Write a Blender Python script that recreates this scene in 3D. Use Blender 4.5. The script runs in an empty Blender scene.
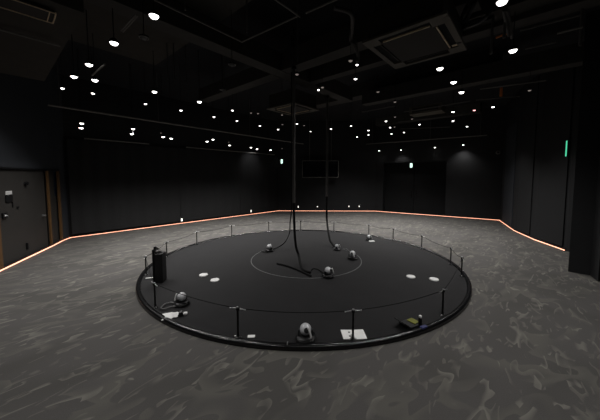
import bpy, bmesh, math, random
from mathutils import Vector, Matrix
PI = math.pi
R = math.radians
random.seed(7)
scene = bpy.context.scene
col = scene.collection

# ---------------------------------------------------------------- camera, world, exposure
CAM_H, FPX, PITCH, HOR = 1.9, 270.0, R(4), 177.4
CYP = HOR + FPX * math.tan(PITCH)
cd = bpy.data.cameras.new('camera')
cam = bpy.data.objects.new('camera', cd); col.objects.link(cam)
cam.location = (0, 0, CAM_H); cam.rotation_euler = (PI / 2 - PITCH, 0, 0)
cd.sensor_width = 36; cd.lens = 36 * FPX / 600
cd.shift_y = -(210 - CYP) / 600
cd.clip_start = 0.05
scene.camera = cam
w = bpy.data.worlds.new('world'); scene.world = w; w.use_nodes = True
w.node_tree.nodes['Background'].inputs[0].default_value = (0.05, 0.055, 0.07, 1)
w.node_tree.nodes['Background'].inputs[1].default_value = 0.0
vs = scene.view_settings
vs.view_transform = 'Standard'; vs.look = 'None'; vs.exposure = 0.0; vs.gamma = 1; vs.use_curve_mapping = False
LAMP_W = 66.0          # watts of each ceiling spotlight
LED_E = 2.3            # strength of the floor light strips


def at(x, y, z=0.0):
    """the point of the horizontal plane z that the photograph shows at pixel x, y"""
    u = (x - 300) / FPX; v = (CYP - y) / FPX
    r = Vector((u, math.cos(PITCH) + v * math.sin(PITCH), -math.sin(PITCH) + v * math.cos(PITCH)))
    t = (z - CAM_H) / r.z
    return Vector((r.x * t, r.y * t, z))


def px_of(P):
    Z = P[2] - CAM_H
    d = P[1] * math.cos(PITCH) - Z * math.sin(PITCH); up = P[1] * math.sin(PITCH) + Z * math.cos(PITCH)
    return 300 + FPX * P[0] / d, CYP - FPX * up / d


def height_at(P, y):
    """height on the vertical line through P where the photograph shows row y"""
    x = px_of((P[0], P[1], P[2]))[0]
    v = (CYP - y) / FPX
    return CAM_H + P[1] * (-math.sin(PITCH) + v * math.cos(PITCH)) / (math.cos(PITCH) + v * math.sin(PITCH))


# ---------------------------------------------------------------- materials
def mat(name, color, rough=0.6, metal=0.0, emit=None, es=0.0, noise=0.0, nscale=8.0, bump=0.0, spec=0.5, stretch=(1, 1, 1), alpha=None):
    m = bpy.data.materials.new(name); m.use_nodes = True
    nt = m.node_tree; b = nt.nodes['Principled BSDF']
    b.inputs['Base Color'].default_value = (*color, 1)
    b.inputs['Roughness'].default_value = rough; b.inputs['Metallic'].default_value = metal
    b.inputs['Specular IOR Level'].default_value = spec
    if emit:
        b.inputs['Emission Color'].default_value = (*emit, 1); b.inputs['Emission Strength'].default_value = es
    if noise or bump:
        tc = nt.nodes.new('ShaderNodeTexCoord'); mp = nt.nodes.new('ShaderNodeMapping'); mp.inputs['Scale'].default_value = stretch
        n = nt.nodes.new('ShaderNodeTexNoise'); n.inputs['Scale'].default_value = nscale; n.inputs['Detail'].default_value = 5
        nt.links.new(tc.outputs['Object'], mp.inputs[0]); nt.links.new(mp.outputs[0], n.inputs[0])
        if noise:
            cr = nt.nodes.new('ShaderNodeValToRGB')
            cr.color_ramp.elements[0].position = 0.3; cr.color_ramp.elements[1].position = 0.7
            cr.color_ramp.elements[0].color = (*[c * (1 - noise) for c in color], 1)
            cr.color_ramp.elements[1].color = (*[min(1, c * (1 + noise)) for c in color], 1)
            nt.links.new(n.outputs[0], cr.inputs[0]); nt.links.new(cr.outputs[0], b.inputs['Base Color'])
        if bump:
            bp = nt.nodes.new('ShaderNodeBump'); bp.inputs['Strength'].default_value = bump; bp.inputs['Distance'].default_value = 0.01
            nt.links.new(n.outputs[0], bp.inputs['Height']); nt.links.new(bp.outputs[0], b.inputs['Normal'])
    return m


M = {}
M['wall'] = mat('black_painted_wall', (0.0088, 0.0092, 0.0104), 0.75, noise=0.15, nscale=3, bump=0.05)
M['wall_grey'] = mat('charcoal_wall', (0.026, 0.0295, 0.036), 0.7, noise=0.1, nscale=2)
M['curtain'] = mat('black_stage_cloth', (0.0112, 0.0112, 0.0118), 0.9, noise=0.12, nscale=14, bump=0.1)
M['void'] = mat('deep_black_paint', (0.0033, 0.0033, 0.0039), 0.9, noise=0.2, nscale=5)
M['slab'] = mat('sprayed_black_ceiling', (0.009, 0.0095, 0.0117), 0.95, noise=0.3, nscale=9, bump=0.3)
M['duct'] = mat('dark_brown_duct_board', (0.036, 0.032, 0.026), 0.8, noise=0.12, nscale=6)
M['beam'] = mat('charcoal_beam_paint', (0.044, 0.041, 0.037), 0.8, noise=0.15, nscale=7)
M['acpanel'] = mat('taupe_air_conditioner_plastic', (0.105, 0.094, 0.072), 0.55, noise=0.05, nscale=5)
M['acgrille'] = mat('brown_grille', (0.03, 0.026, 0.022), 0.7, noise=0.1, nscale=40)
M['palelit'] = mat('pale_trim_and_lit_vane', (0.85, 0.68, 0.46), 0.4, 0.0, noise=0.1, nscale=10)  # pale trim; on the vanes this paleness stands in for grazing light
M['blackmetal'] = mat('satin_black_metal', (0.0112, 0.0112, 0.0118), 0.35, 0.6, noise=0.15, nscale=30)
M['blackplastic'] = mat('black_plastic', (0.0074, 0.0074, 0.0081), 0.4, noise=0.15, nscale=30)
M['pipe'] = mat('grey_painted_conduit', (0.195, 0.1837, 0.1688), 0.5, 0.1, noise=0.15, nscale=12)
M['darkpipe'] = mat('dark_conduit', (0.09, 0.0848, 0.081), 0.55, 0.1, noise=0.15, nscale=12)
M['steel'] = mat('bright_steel', (0.55, 0.55, 0.56), 0.3, 0.9, noise=0.1, nscale=30)
M['cable'] = mat('black_rubber_cable', (0.006, 0.006, 0.006), 0.8, noise=0.1, nscale=30, spec=0.15)
M['cablegrey'] = mat('grey_cable_sleeve', (0.085, 0.085, 0.085), 0.5, noise=0.1, nscale=30)
M['deck'] = mat('black_stage_vinyl', (0.0132, 0.013, 0.0138), 0.8, noise=0.10, nscale=2.5, bump=0.04, spec=0.22)
M['rim'] = mat('glossy_black_rim', (0.005, 0.005, 0.0056), 0.22, noise=0.2, nscale=10)
M['tape'] = mat('grey_marking_tape', (0.0992, 0.1023, 0.1023), 0.7, noise=0.15, nscale=20)
M['silver'] = mat('silver_grey_plastic', (0.60, 0.61, 0.63), 0.3, 0.1, noise=0.08, nscale=15)
M['white'] = mat('white_plastic', (0.75, 0.75, 0.74), 0.5, noise=0.05, nscale=10)
M['paper'] = mat('white_paper', (0.85, 0.85, 0.84), 0.8, noise=0.04, nscale=10)
M['ink'] = mat('dark_print', (0.03, 0.03, 0.03), 0.8, noise=0.1, nscale=10)
M['wood'] = mat('orange_brown_wood_trim', (0.120, 0.062, 0.022), 0.5, noise=0.25, nscale=6, stretch=(8, 8, 1))
M['doorpaint'] = mat('grey_brown_door_paint', (0.0333, 0.0311, 0.0289), 0.5, noise=0.06, nscale=3)
M['blue'] = mat('navy_blue_plastic', (0.02, 0.025, 0.12), 0.5, noise=0.1, nscale=10)
M['navydim'] = mat('dim_blue_glass', (0.008, 0.014, 0.03), 0.3, noise=0.1, nscale=10)
M['yellow'] = mat('yellow_green_card', (0.144, 0.1485, 0.009), 0.6, noise=0.12, nscale=25)
M['orange'] = mat('orange_tag', (0.6, 0.18, 0.03), 0.6, noise=0.1, nscale=10, emit=None)
M['lens'] = mat('lit_lamp_lens', (1, 1, 1), 0.4, emit=(1.0, 0.98, 0.94), es=6.0)
M['lensred'] = mat('lit_pink_lens', (1, .7, .7), 0.4, emit=(1.0, 0.45, 0.45), es=2.5)
M['lensoff'] = mat('unlit_lamp_glass', (0.12, 0.12, 0.12), 0.15, noise=0.1, nscale=10)
M['lensdim'] = mat('dim_lamp_lens', (0.3, 0.3, 0.3), 0.3, emit=(1.0, 0.85, 0.75), es=0.16)
M['led'] = mat('pale_orange_led', (1, .8, .7), 0.5, emit=(1.0, 0.40, 0.24), es=LED_E)
M['exitgreen'] = mat('lit_exit_sign_green', (0.1, .6, .4), 0.5, emit=(0.10, 0.75, 0.42), es=0.9)
M['exitwhite'] = mat('lit_exit_sign_white', (0.8, 1, .9), 0.5, emit=(0.75, 1.0, 0.88), es=1.6)
M['footlens'] = mat('lit_footlight_lens', (1, 1, 1), 0.5, emit=(1.0, 0.95, 0.85), es=1.1)
M['screen'] = mat('black_screen_glass', (0.004, 0.004, 0.006), 0.15, noise=0.1, nscale=2)


def carpet():
    m = bpy.data.materials.new('grey_brushstroke_carpet'); m.use_nodes = True
    nt = m.node_tree; N = nt.nodes.new; L = nt.links.new
    b = nt.nodes['Principled BSDF']; b.inputs['Roughness'].default_value = 0.95; b.inputs['Specular IOR Level'].default_value = 0.15
    tc = N('ShaderNodeTexCoord')

    def layer(rot, sc, scale, lo, hi, distort, off):
        r = N('ShaderNodeMapping'); r.inputs['Rotation'].default_value = (0, 0, R(rot)); L(tc.outputs['Object'], r.inputs[0])
        mp = N('ShaderNodeMapping'); mp.inputs['Scale'].default_value = sc; mp.inputs['Location'].default_value = off; L(r.outputs[0], mp.inputs[0])
        v = N('ShaderNodeTexNoise'); v.inputs['Scale'].default_value = scale; v.inputs['Detail'].default_value = 1.2
        v.inputs['Distortion'].default_value = distort; L(mp.outputs[0], v.inputs[0])
        cr = N('ShaderNodeMapRange'); cr.inputs[1].default_value = lo; cr.inputs[2].default_value = hi; L(v.outputs[0], cr.inputs[0])
        return cr.outputs[0]
    # long axis of the strokes runs at about 47 degrees in plan
    def saw(rot, sc, scale, t, wd, distort, off, msc, mt):
        """brush strokes: one crisp edge, the other fading out, broken up by a coarse mask"""
        up = layer(rot, sc, scale, t, t + .006, distort, off)
        fade = layer(rot, sc, scale, t, t + wd, distort, off)
        mask = layer(rot, (1.3, 2.2, 1), msc, mt, mt + .03, .4, (off[1] + 4, off[0] + 2, 0))
        inv = N('ShaderNodeMath'); inv.operation = 'SUBTRACT'; inv.inputs[0].default_value = 1; L(fade, inv.inputs[1])
        m1 = N('ShaderNodeMath'); m1.operation = 'MULTIPLY'; L(up, m1.inputs[0]); L(inv.outputs[0], m1.inputs[1])
        m2 = N('ShaderNodeMath'); m2.operation = 'MULTIPLY'; L(m1.outputs[0], m2.inputs[0]); L(mask, m2.inputs[1])
        return m2.outputs[0]
    a = saw(-47, (.9, 3.4, 1), 1.5, 0.50, 0.09, 0.5, (0, 0, 0), 2.3, 0.55)
    c = saw(-56, (.9, 2.9, 1), 2.2, 0.53, 0.10, 0.8, (7.3, 2.1, 0), 2.6, 0.52)
    d = saw(-30, (1.0, 2.0, 1), 1.2, 0.47, 0.16, 0.7, (3.3, 9.1, 0), 1.5, 0.48)
    e = layer(-47, (0.9, 1.6, 1), 0.8, 0.45, 0.65, 0.6, (13.3, 5.1, 0))
    fine = layer(0, (1, 1, 1), 120, 0.2, 0.8, 0, (0, 0, 0))

    def mix(f, A, B):
        x = N('ShaderNodeMix'); x.data_type = 'RGBA'
        if isinstance(f, float): x.inputs[0].default_value = f
        else: L(f, x.inputs[0])
        for s, q in ((6, A), (7, B)):
            if isinstance(q, tuple): x.inputs[s].default_value = (*q, 1)
            else: L(q, x.inputs[s])
        return x.outputs[2]
    base = mix(fine, (0.080, 0.0765, 0.0735), (0.098, 0.0935, 0.090))
    base = mix(e, base, (0.076, 0.073, 0.069))
    c1 = mix(d, base, (0.112, 0.108, 0.097))
    c2 = mix(c, c1, (0.140, 0.134, 0.119))
    c3 = mix(a, c2, (0.182, 0.174, 0.155))
    L(c3, b.inputs['Base Color'])
    bp = N('ShaderNodeBump'); bp.inputs['Strength'].default_value = 0.3; bp.inputs['Distance'].default_value = 0.004
    L(fine, bp.inputs['Height']); L(bp.outputs[0], b.inputs['Normal'])
    return m


M['carpet'] = carpet()


# ---------------------------------------------------------------- mesh helpers
class MB:
    def __init__(self): self.bm = bmesh.new()

    def box(self, c, s, rz=0.0, bev=0.0, rot=None):
        mtx = Matrix.Translation(Vector(c)) @ (rot if rot else Matrix.Rotation(rz, 4, 'Z')) @ Matrix.Diagonal((s[0], s[1], s[2], 1))
        g = bmesh.ops.create_cube(self.bm, size=1, matrix=mtx)
        if bev:
            es = {e for v in g['verts'] for e in v.link_edges}
            bmesh.ops.bevel(self.bm, geom=list(es), offset=bev, segments=2, affect='EDGES', profile=0.5)
        return self

    def cyl(self, a, b, r, r2=None, n=12):
        a = Vector(a); b = Vector(b); d = b - a
        q = d.to_track_quat('Z', 'Y').to_matrix().to_4x4()
        bmesh.ops.create_cone(self.bm, cap_ends=True, segments=n, radius1=r, radius2=r if r2 is None else r2, depth=d.length,
                              matrix=Matrix.Translation((a + b) / 2) @ q)
        return self

    def ball(self, c, r, s=(1, 1, 1), n=20, rot=None):
        mtx = Matrix.Translation(Vector(c)) @ (rot or Matrix.Identity(4)) @ Matrix.Diagonal((s[0], s[1], s[2], 1))
        bmesh.ops.create_uvsphere(self.bm, u_segments=n, v_segments=max(8, n // 2), radius=r, matrix=mtx)
        return self

    def tube(self, pts, r, n=8, closed=False):
        pts = [Vector(p) for p in pts]; rings = []
        k = len(pts)
        up = Vector((0.03, 0.05, 1)).normalized()
        for i, p in enumerate(pts):
            if closed: t = pts[(i + 1) % k] - pts[i - 1]
            else: t = pts[min(i + 1, k - 1)] - pts[max(i - 1, 0)]
            t.normalize()
            if abs(t.z) > 0.93: x = t.cross(Vector((1, 0.1, 0))).normalized()
            else: x = t.cross(up).normalized()
            if rings and x.dot(lastx) < 0 and abs(x.dot(lastx)) > 0.5: x = -x
            if rings:
                x = (lastx - t * lastx.dot(t))
                x.normalize()
            lastx = x
            y = t.cross(x)
            rings.append([self.bm.verts.new(p + (x * math.cos(2 * PI * j / n) + y * math.sin(2 * PI * j / n)) * r) for j in range(n)])
        for i in range(k if closed else k - 1):
            a, b = rings[i], rings[(i + 1) % k]
            for j in range(n):
                self.bm.faces.new((a[j], a[(j + 1) % n], b[(j + 1) % n], b[j]))
        if not closed:
            self.bm.faces.new(rings[0][::-1]); self.bm.faces.new(rings[-1])
        return self

    def lathe(self, prof, c=(0, 0, 0), n=32, mtx=None):
        c = Vector(c); rings = []
        mtx = mtx or Matrix.Identity(4)
        for (r, z) in prof:
            if r < 1e-6: rings.append([self.bm.verts.new(c + (mtx @ Vector((0, 0, z))))])
            else: rings.append([self.bm.verts.new(c + (mtx @ Vector((r * math.cos(2 * PI * j / n), r * math.sin(2 * PI * j / n), z)))) for j in range(n)])
        for a, b in zip(rings, rings[1:]):
            if len(a) == 1 and len(b) == 1: continue
            for j in range(n):
                if len(a) == 1: self.bm.faces.new((a[0], b[j], b[(j + 1) % n]))
                elif len(b) == 1: self.bm.faces.new((a[j], a[(j + 1) % n], b[0]))
                else: self.bm.faces.new((a[j], a[(j + 1) % n], b[(j + 1) % n], b[j]))
        return self

    def prism(self, pts, z0, z1):
        a = [self.bm.verts.new((p[0], p[1], z0)) for p in pts]; b = [self.bm.verts.new((p[0], p[1], z1)) for p in pts]
        self.bm.faces.new(a[::-1]); self.bm.faces.new(b)
        for i in range(len(pts)):
            j = (i + 1) % len(pts); self.bm.faces.new((a[i], a[j], b[j], b[i]))
        return self

    def build(self, name, m, parent=None, origin=None, smooth=False):
        bmesh.ops.recalc_face_normals(self.bm, faces=self.bm.faces)
        if origin is not None:
            bmesh.ops.translate(self.bm, verts=self.bm.verts, vec=-Vector(origin))
        me = bpy.data.meshes.new(name); self.bm.to_mesh(me); self.bm.free()
        me.materials.append(m)
        if smooth:
            for f in me.polygons: f.use_smooth = True
            try: me.set_sharp_from_angle(angle=R(40))
            except Exception: pass
        o = bpy.data.objects.new(name, me); col.objects.link(o)
        if origin is not None: o.location = origin
        if parent is not None: o.parent = parent
        return o


def tag(o, label=None, cat=None, group=None, kind=None):
    if label: o['label'] = label
    if cat: o['category'] = cat
    if group: o['group'] = group
    if kind: o['kind'] = kind
    return o


def empty(name, loc, rz=0.0, label=None, cat=None, group=None):
    o = bpy.data.objects.new(name, None); col.objects.link(o)
    o.empty_display_size = 0.1
    o.location = loc; o.rotation_euler = (0, 0, rz)
    return tag(o, label, cat, group)


def copy_tree(o, parent=None):
    c = o.copy(); col.objects.link(c)
    if parent is not None: c.parent = parent
    for ch in list(o.children): copy_tree(ch, c)
    return c


def relabel(o, label, group=None):
    o['label'] = label
    if group: o['group'] = group
    elif 'group' in o: del o['group']
    return o


D1 = Vector((math.sin(R(41)), math.cos(R(41)), 0))
D2 = Vector((math.cos(R(41)), -math.sin(R(41)), 0))
A1 = math.atan2(D1.y, D1.x); A2 = math.atan2(D2.y, D2.x)
CEIL = 5.0

# ---------------------------------------------------------------- the shell
P_L = [at(0, 271), at(52.5, 246), at(62, 241), at(70, 238)]
P_B = [at(278, 211), at(375, 211.3)]
P_R = [at(500, 220.5), at(515, 231), at(535, 240), at(566, 251)]
dl = (P_L[1] - P_L[0]).normalized()
P_back_l = P_L[0] - dl * 9.0
P_back_r = Vector((6.2, P_back_l.y, 0))
HID = Vector((7.0, 4.9, 0))

fl = MB().box((0, 6, -0.05), (26, 26, 0.1)).build('floor', M['carpet']); tag(fl, kind='structure')
ce = MB().box((0, 6, CEIL + 0.1), (26, 26, 0.2)).build('ceiling', M['slab']); tag(ce, kind='structure')


def wall(name, a, b, z0=0, z1=CEIL, th=0.2, m='wall', out=None):
    a = Vector((a[0], a[1], 0)); b = Vector((b[0], b[1], 0)); d = (b - a).normalized(); n = Vector((-d.y, d.x, 0))
    if n.dot((a + b) / 2 - Vector((0, 5, 0))) < 0: n = -n
    mb = MB().prism([a, b, b + n * th, a + n * th], z0, z1)
    return mb, n, d


def wall_obj(name, *args, **kw):
    m = kw.pop('m', 'wall')
    mb, n, d = wall(name, *args, **kw)
    o = mb.build(name, M[m]); tag(o, kind='structure'); return o


# left wall: header over the doors, pier in front, return beside the curtain
DOOR_TOP = height_at(P_L[1], 170.8)
nl = Vector((-dl.y, dl.x, 0))
if nl.x > 0: nl = -nl
door_a = at(2.5, 269.8)          # near jamb of the grey door
wall_obj('wall_left_front', P_back_l, door_a - dl * 0.14, m='wall_grey')
wall_obj('wall_left_header', door_a - dl * 0.14, P_L[2], z0=DOOR_TOP, m='wall_grey')
wall_obj('wall_left_pier', P_L[2], P_L[3], m='wall_grey')
wall_obj('wall_back_left', P_L[3], P_B[0])
wall_obj('wall_back', P_B[0], P_B[1])
# right-back wall with an opening
def on_wall(a, b, x):
    """point of the floor line a-b that shows at column x"""
    best = None
    for i in range(2001):
        p = a.lerp(b, i / 2000); e = abs(px_of((p.x, p.y, 0))[0] - x)
        if best is None or e < best[0]: best = (e, p)
    return best[1]
o1 = on_wall(P_B[1], P_R[0], 382.3); o2 = on_wall(P_B[1], P_R[0], 445)
OP_TOP = height_at(o1, 163)
wall_obj('wall_back_right_side', P_B[1], o1)
wall_obj('wall_back_right_header', o1, o2, z0=OP_TOP)
wall_obj('wall_back_right', o2, P_R[0])
wall_obj('wall_right_a', P_R[0], P_R[1]); wall_obj('wall_right_b', P_R[1], P_R[2]); wall_obj('wall_right_c', P_R[2], P_R[3])
wall_obj('wall_right_d', P_R[3], HID)
wall_obj('wall_right_e', HID, P_back_r)
wb = MB().prism([(P_back_l.x - .3, P_back_l.y), (P_back_r.x + .3, P_back_r.y), (P_back_r.x + .3, P_back_r.y - .2), (P_back_l.x - .3, P_back_l.y - .2)], 0, CEIL).build('wall_front', M['wall'])
tag(wb, kind='structure')

# grey door on the left with its wood trim
LW = Vector((nl.x, nl.y, 0))
dA, dB = door_a, at(50.2, 247.1)
c = (dA + dB) / 2; W = (dB - dA).length; ad = math.atan2(dl.y, dl.x)
door = MB().box(c + LW * 0.06 + Vector((0, 0, DOOR_TOP / 2)), (W - 0.01, 0.05, DOOR_TOP - 0.01), ad, 0.004).build('door_1', M['doorpaint']); tag(door, kind='structure')
def dpt(x, y, off=0.0):
    """point of the left door wall plane at pixel x, y, moved off towards the room"""
    g = None
    for i in range(3001):
        p = dA.lerp(P_L[2] + dl * .5, i / 3000)
        z = height_at(p, y)
        e = abs(px_of((p.x, p.y, z))[0] - x)
        if g is None or e < g[0]: g = (e, p, z)
    return Vector((g[1].x, g[1].y, g[2])) - LW * off
h = MB()
q = dpt(43.5, 215.5, 0.0)
h.cyl(q + LW * .035, q - LW * .05, .025, n=14); h.cyl(q - LW * .045, q - LW * .045 - dl * .13, .011, n=10)
h.build('door_handle', M['steel'], door, smooth=True)
q = dpt(28, 246 - 0, 0.0); q.z = max(q.z, .1)
MB().box(q + LW * .02, (.05, .07, .16), ad, .01).build('floor_bolt', M['blackplastic'], door)
q = dpt(26, 183.5)
b_ = MB().cyl(q + LW * .04, q - LW * .02, .042, n=20); b_.box(q + dl * .015 - LW * .02, (.06, .04, .07), ad, .005); b_.build('peephole_cover', M['blackplastic'], door)
def trim(name, a, b, m, d=0.1, z1=None, off=0.0):
    c = (a + b) / 2; z1 = z1 or DOOR_TOP
    o = MB().box(c + LW * (d / 2 - .03 + off) + Vector((0, 0, z1 / 2)), ((b - a).length, d, z1), ad, .004).build(name, m); tag(o, kind='structure'); return o
trim('trim_1', door_a - dl * .14, door_a - dl * .01, M['wood'])
trim('trim_2', at(50.8, 246.8), at(52.0, 246.2), M['wood'], .045)
t3a = at(60.9, 241.7); t3b = at(62.3, 241.0)
trim('trim_3', t3a, t3b, M['wood'], .045)
d2 = MB().box((at(52.3, 246) + t3a) / 2 + LW * .07 + Vector((0, 0, DOOR_TOP / 2)), ((t3a - at(52.3, 246)).length, .04, DOOR_TOP), ad).build('door_2', M['doorpaint']); tag(d2, kind='structure')
q = dpt(56.8, 183)
MB().box(q + LW * .045, (.16, .015, .75), ad, .003).build('window_strip', M['navydim'], d2)
hd = MB().box(((door_a + t3b) / 2) + LW * .0 + Vector((0, 0, DOOR_TOP + .02)), ((t3b - door_a).length + .14, .05, .04), ad).build('trim_5', M['blackplastic']); tag(hd, kind='structure')
# closing panel behind the recess so no gap shows
wall_obj('wall_left_recess', door_a - dl * .3 + LW * .3, P_L[2] + dl * .1 + LW * .3, m='void')

# signs and controller beside the door
q = dpt(9.8, 192.8); sg = empty('door_notice', q - LW * -.02, 0, 'small white notice plate with a black pouch, stuck on the grey door', 'notice')
MB().box((0, 0, 0), (.21, .012, .075), ad, .002).build('plate', M['white'], sg)
ln = MB()
for k in range(2): ln.box((0, 0, .012 - k * .024), (.17, .0135, .005), ad)
ln.build('printed_lines', M['ink'], sg)
MB().box(Vector((0, 0, -.13)), (.22, .02, .15), ad, .004).build('pouch', M['blackplastic'], sg)
ln = dl * .11; MB().box(Vector((ln.x, ln.y, -.2)), (.015, .015, .26), ad).build('strap', M['blackplastic'], sg)
q = dpt(5.8, 215.5); lk = empty('keypad_lock', q + LW * .02, 0, 'black keypad lock with a white button low on the grey door edge', 'lock')
MB().box((0, 0, 0), (.14, .04, .12), ad, .008).build('body', M['blackplastic'], lk)
e = -LW * .024 - dl * .02; MB().box(e, (.045, .012, .035), ad, .003).build('button', M['white'], lk)
e = -LW * .04 + dl * .03 - Vector((0, 0, .02)); MB().cyl(e + LW * .02, e, .022, n=14).build('knob', M['steel'], lk)
q = dpt(19, 207.5); MB().box(q + LW * .02, (.07, .02, .05), ad, .004).build('latch_plate', M['blackplastic'], door)

# black double door deep in the right-back opening
od = (o2 - o1).normalized(); on = Vector((-od.y, od.x, 0))
if on.y < 0: on = -on
ao = math.atan2(od.y, od.x); ow = (o2 - o1).length
dd = MB()
for s in (-1, 1):
    dd.box((o1 + o2) / 2 + on * .35 + od * (s * ow / 4) + Vector((0, 0, OP_TOP / 2)), (ow / 2 - .015, .06, OP_TOP), ao, .004)
dd = dd.build('door_3', M['void']); tag(dd, kind='structure')
for s in (-1, 1):
    p = (o1 + o2) / 2 + on * .3 + od * (s * .12) + Vector((0, 0, 1.05)); MB().cyl(p + Vector((0, 0, -.2)), p + Vector((0, 0, .2)), .014).build('door_handle', M['blackmetal'], dd)
jm = MB()
for p in (o1, o2): jm.box(p + on * .2 + Vector((0, 0, OP_TOP / 2)), (.03, .42, OP_TOP), ao)
jm.box((o1 + o2) / 2 + on * .2 + Vector((0, 0, OP_TOP + .015)), (ow + .03, .42, .03), ao)
jm = jm.build('trim_6', M['wall']); tag(jm, kind='structure')

# column on the right and the pier nearer the camera
ca, cb = at(568, 271.5), at(593.5, 276)
cdv = (cb - ca).normalized(); cn = Vector((-cdv.y, cdv.x, 0))
if cn.y < 0: cn = -cn
co = MB().prism([ca, cb, cb + cn * .9, ca + cn * .9 + Vector((.15, 0, 0))], 0, CEIL).build('wall_right_column', M['wall']); tag(co, kind='structure')
cc = at(598, 281.5)
co = MB().prism([cc, cc + Vector((1.2, -.2, 0)), cc + Vector((1.2, .9, 0)), cb + Vector((0, .35, 0)), cb + Vector((-.02, .05, 0))], 0, CEIL).build('wall_right_pier', M['wall']); tag(co, kind='structure')

# ---- baseboards with light strips at the foot of the walls
def strip(a, b, nm, label, z=.018, inset=.03, hh=.016):
    a = Vector((a.x, a.y, 0)); b = Vector((b.x, b.y, 0)); d = (b - a).normalized(); n = Vector((-d.y, d.x, 0))
    if n.dot((a + b) / 2 - Vector((0, 5, 0))) > 0: n = -n
    an = math.atan2(d.y, d.x); Lh = (b - a).length; cen = (a + b) / 2 + n * inset
    t = empty('floor_light_strip', cen, 0, label, 'light strip')
    MB().box(Vector((0, 0, .035)) - n * .012, (Lh, .022, .07), an).build('channel', M['blackplastic'], t)
    MB().box(Vector((0, 0, z)) + n * .004, (Lh, .010, hh), an).build('diffuser', M['led'], t)
strip(P_L[0] - dl * 1.5, P_L[1], 1, 'warm glowing light strip along the foot of the grey door wall', hh=.022)
strip(P_L[1], P_L[2], 1, 'short warm light strip piece between the two wooden door trims', hh=.02)
strip(P_L[2], P_L[3], 1, 'short warm light strip at the foot of the pier beside the wooden trim')
strip(P_L[3], P_B[0], 1, 'long pale orange light strip under the black curtains at the left rear')
strip(P_B[0], P_B[1], 1, 'pinkish light strip along the foot of the far middle wall')
strip(P_B[1], o1, 1, 'short light strip between the far middle wall and the dark doorway')
strip(o1, o2, 1, 'pink light strip crossing the foot of the dark doorway')
strip(o2, P_R[0], 1, 'pink light strip from the dark doorway to the far right corner')
strip(P_R[0], P_R[1], 1, 'orange light strip piece starting at the far right corner')
strip(P_R[1], P_R[2], 1, 'middle orange light strip piece of the curving right wall')
strip(P_R[2], P_R[3], 1, 'bright orange light strip piece ending behind the right column', hh=.02)

# ---------------------------------------------------------------- curtains
def curtain(a, b, z0, z1, amp, lam, inset, label, m='curtain', group=None):
    a = Vector((a.x, a.y, 0)); b = Vector((b.x, b.y, 0)); d = (b - a).normalized(); n = Vector((-d.y, d.x, 0))
    if n.dot((a + b) / 2 - Vector((0, 5, 0))) > 0: n = -n
    Lh = (b - a).length; k = int(Lh / lam * 8) + 1
    bm = bmesh.new(); rows = []
    zs = [z0, z0 + .6, z0 + 1.4, (z0 + z1) / 2 + .4, z1 - .25, z1]
    ph = random.random() * 6
    for th in (0, .012):
        rr = []
        for zi, z in enumerate(zs):
            r_ = []
            for i in range(k + 1):
                s = i / k * Lh
                o = amp * (math.sin(2 * PI * s / lam + ph + .35 * math.sin(s * 2.1)) * (1 - .35 * zi / 5) + .4 * math.sin(2 * PI * s / lam / 2.7 + 1 + zi * .2))
                r_.append(bm.verts.new(a + d * s + n * (inset + o + th) + Vector((0, 0, z))))
            rr.append(r_)
        rows.append(rr)
        for p, q in zip(rr, rr[1:]):
            for i in range(k): bm.faces.new((p[i], p[i + 1], q[i + 1], q[i]))
    f, g = rows
    for i in range(k):
        bm.faces.new((f[0][i], f[0][i + 1], g[0][i + 1], g[0][i])); bm.faces.new((f[-1][i], f[-1][i + 1], g[-1][i + 1], g[-1][i]))
    for j in range(len(zs) - 1):
        for i in (0, k): bm.faces.new((f[j][i], f[j + 1][i], g[j + 1][i], g[j][i]))
    mb = MB(); mb.bm.free(); mb.bm = bm
    o = mb.build('stage_curtain', M[m], origin=a, smooth=True)
    return tag(o, label, 'curtain', group)
WA, WB = P_L[3], P_B[0]
def wx(x): return on_wall(WA, WB, x)
RAIL_Z = height_at(wx(230), 152.0)
curtain(wx(71.5), wx(118), .12, RAIL_Z - .02, .022, .42, .10, 'black curtain panel nearest the grey door wall')
curtain(wx(118.1), wx(180), .12, RAIL_Z - .02, .022, .46, .10, 'wide black curtain panel, second from the grey door wall')
curtain(wx(180.1), wx(239), .12, RAIL_Z - .02, .022, .5, .10, 'black curtain panel left of the faintly lit wall patch')
curtain(wx(239.2), wx(276.5), .12, RAIL_Z - .02, .016, .55, .10, 'black curtain panel carrying the faint round patch of lamp light')
# panels on the curved right wall
RW = [P_R[0], P_R[1], P_R[2], P_R[3]]
def panel(a, b, dpt_, label, m='wall', z1=CEIL - .02):
    d = (b - a).normalized(); n = Vector((-d.y, d.x, 0))
    if n.dot((a + b) / 2 - Vector((0, 5, 0))) > 0: n = -n
    o = MB().prism([a + n * .0, b + n * .0, b + n * dpt_, a + n * dpt_], .09, z1).build('acoustic_panel', M[m], origin=(a + b) / 2)
    return tag(o, label, 'wall panel')
panel(on_wall(RW[0], RW[1], 503), on_wall(RW[0], RW[1], 512), .03, 'narrow charcoal wall panel nearest the far right corner', 'wall_grey', 3.9)
panel(on_wall(RW[1], RW[2], 517), on_wall(RW[1], RW[2], 530), .03, 'black wall panel in the middle of the curving right wall', 'wall')
panel(on_wall(RW[2], RW[3], 541), on_wall(RW[2], RW[3], 563), .03, 'wide black wall panel beside the green exit light', 'wall')

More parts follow.
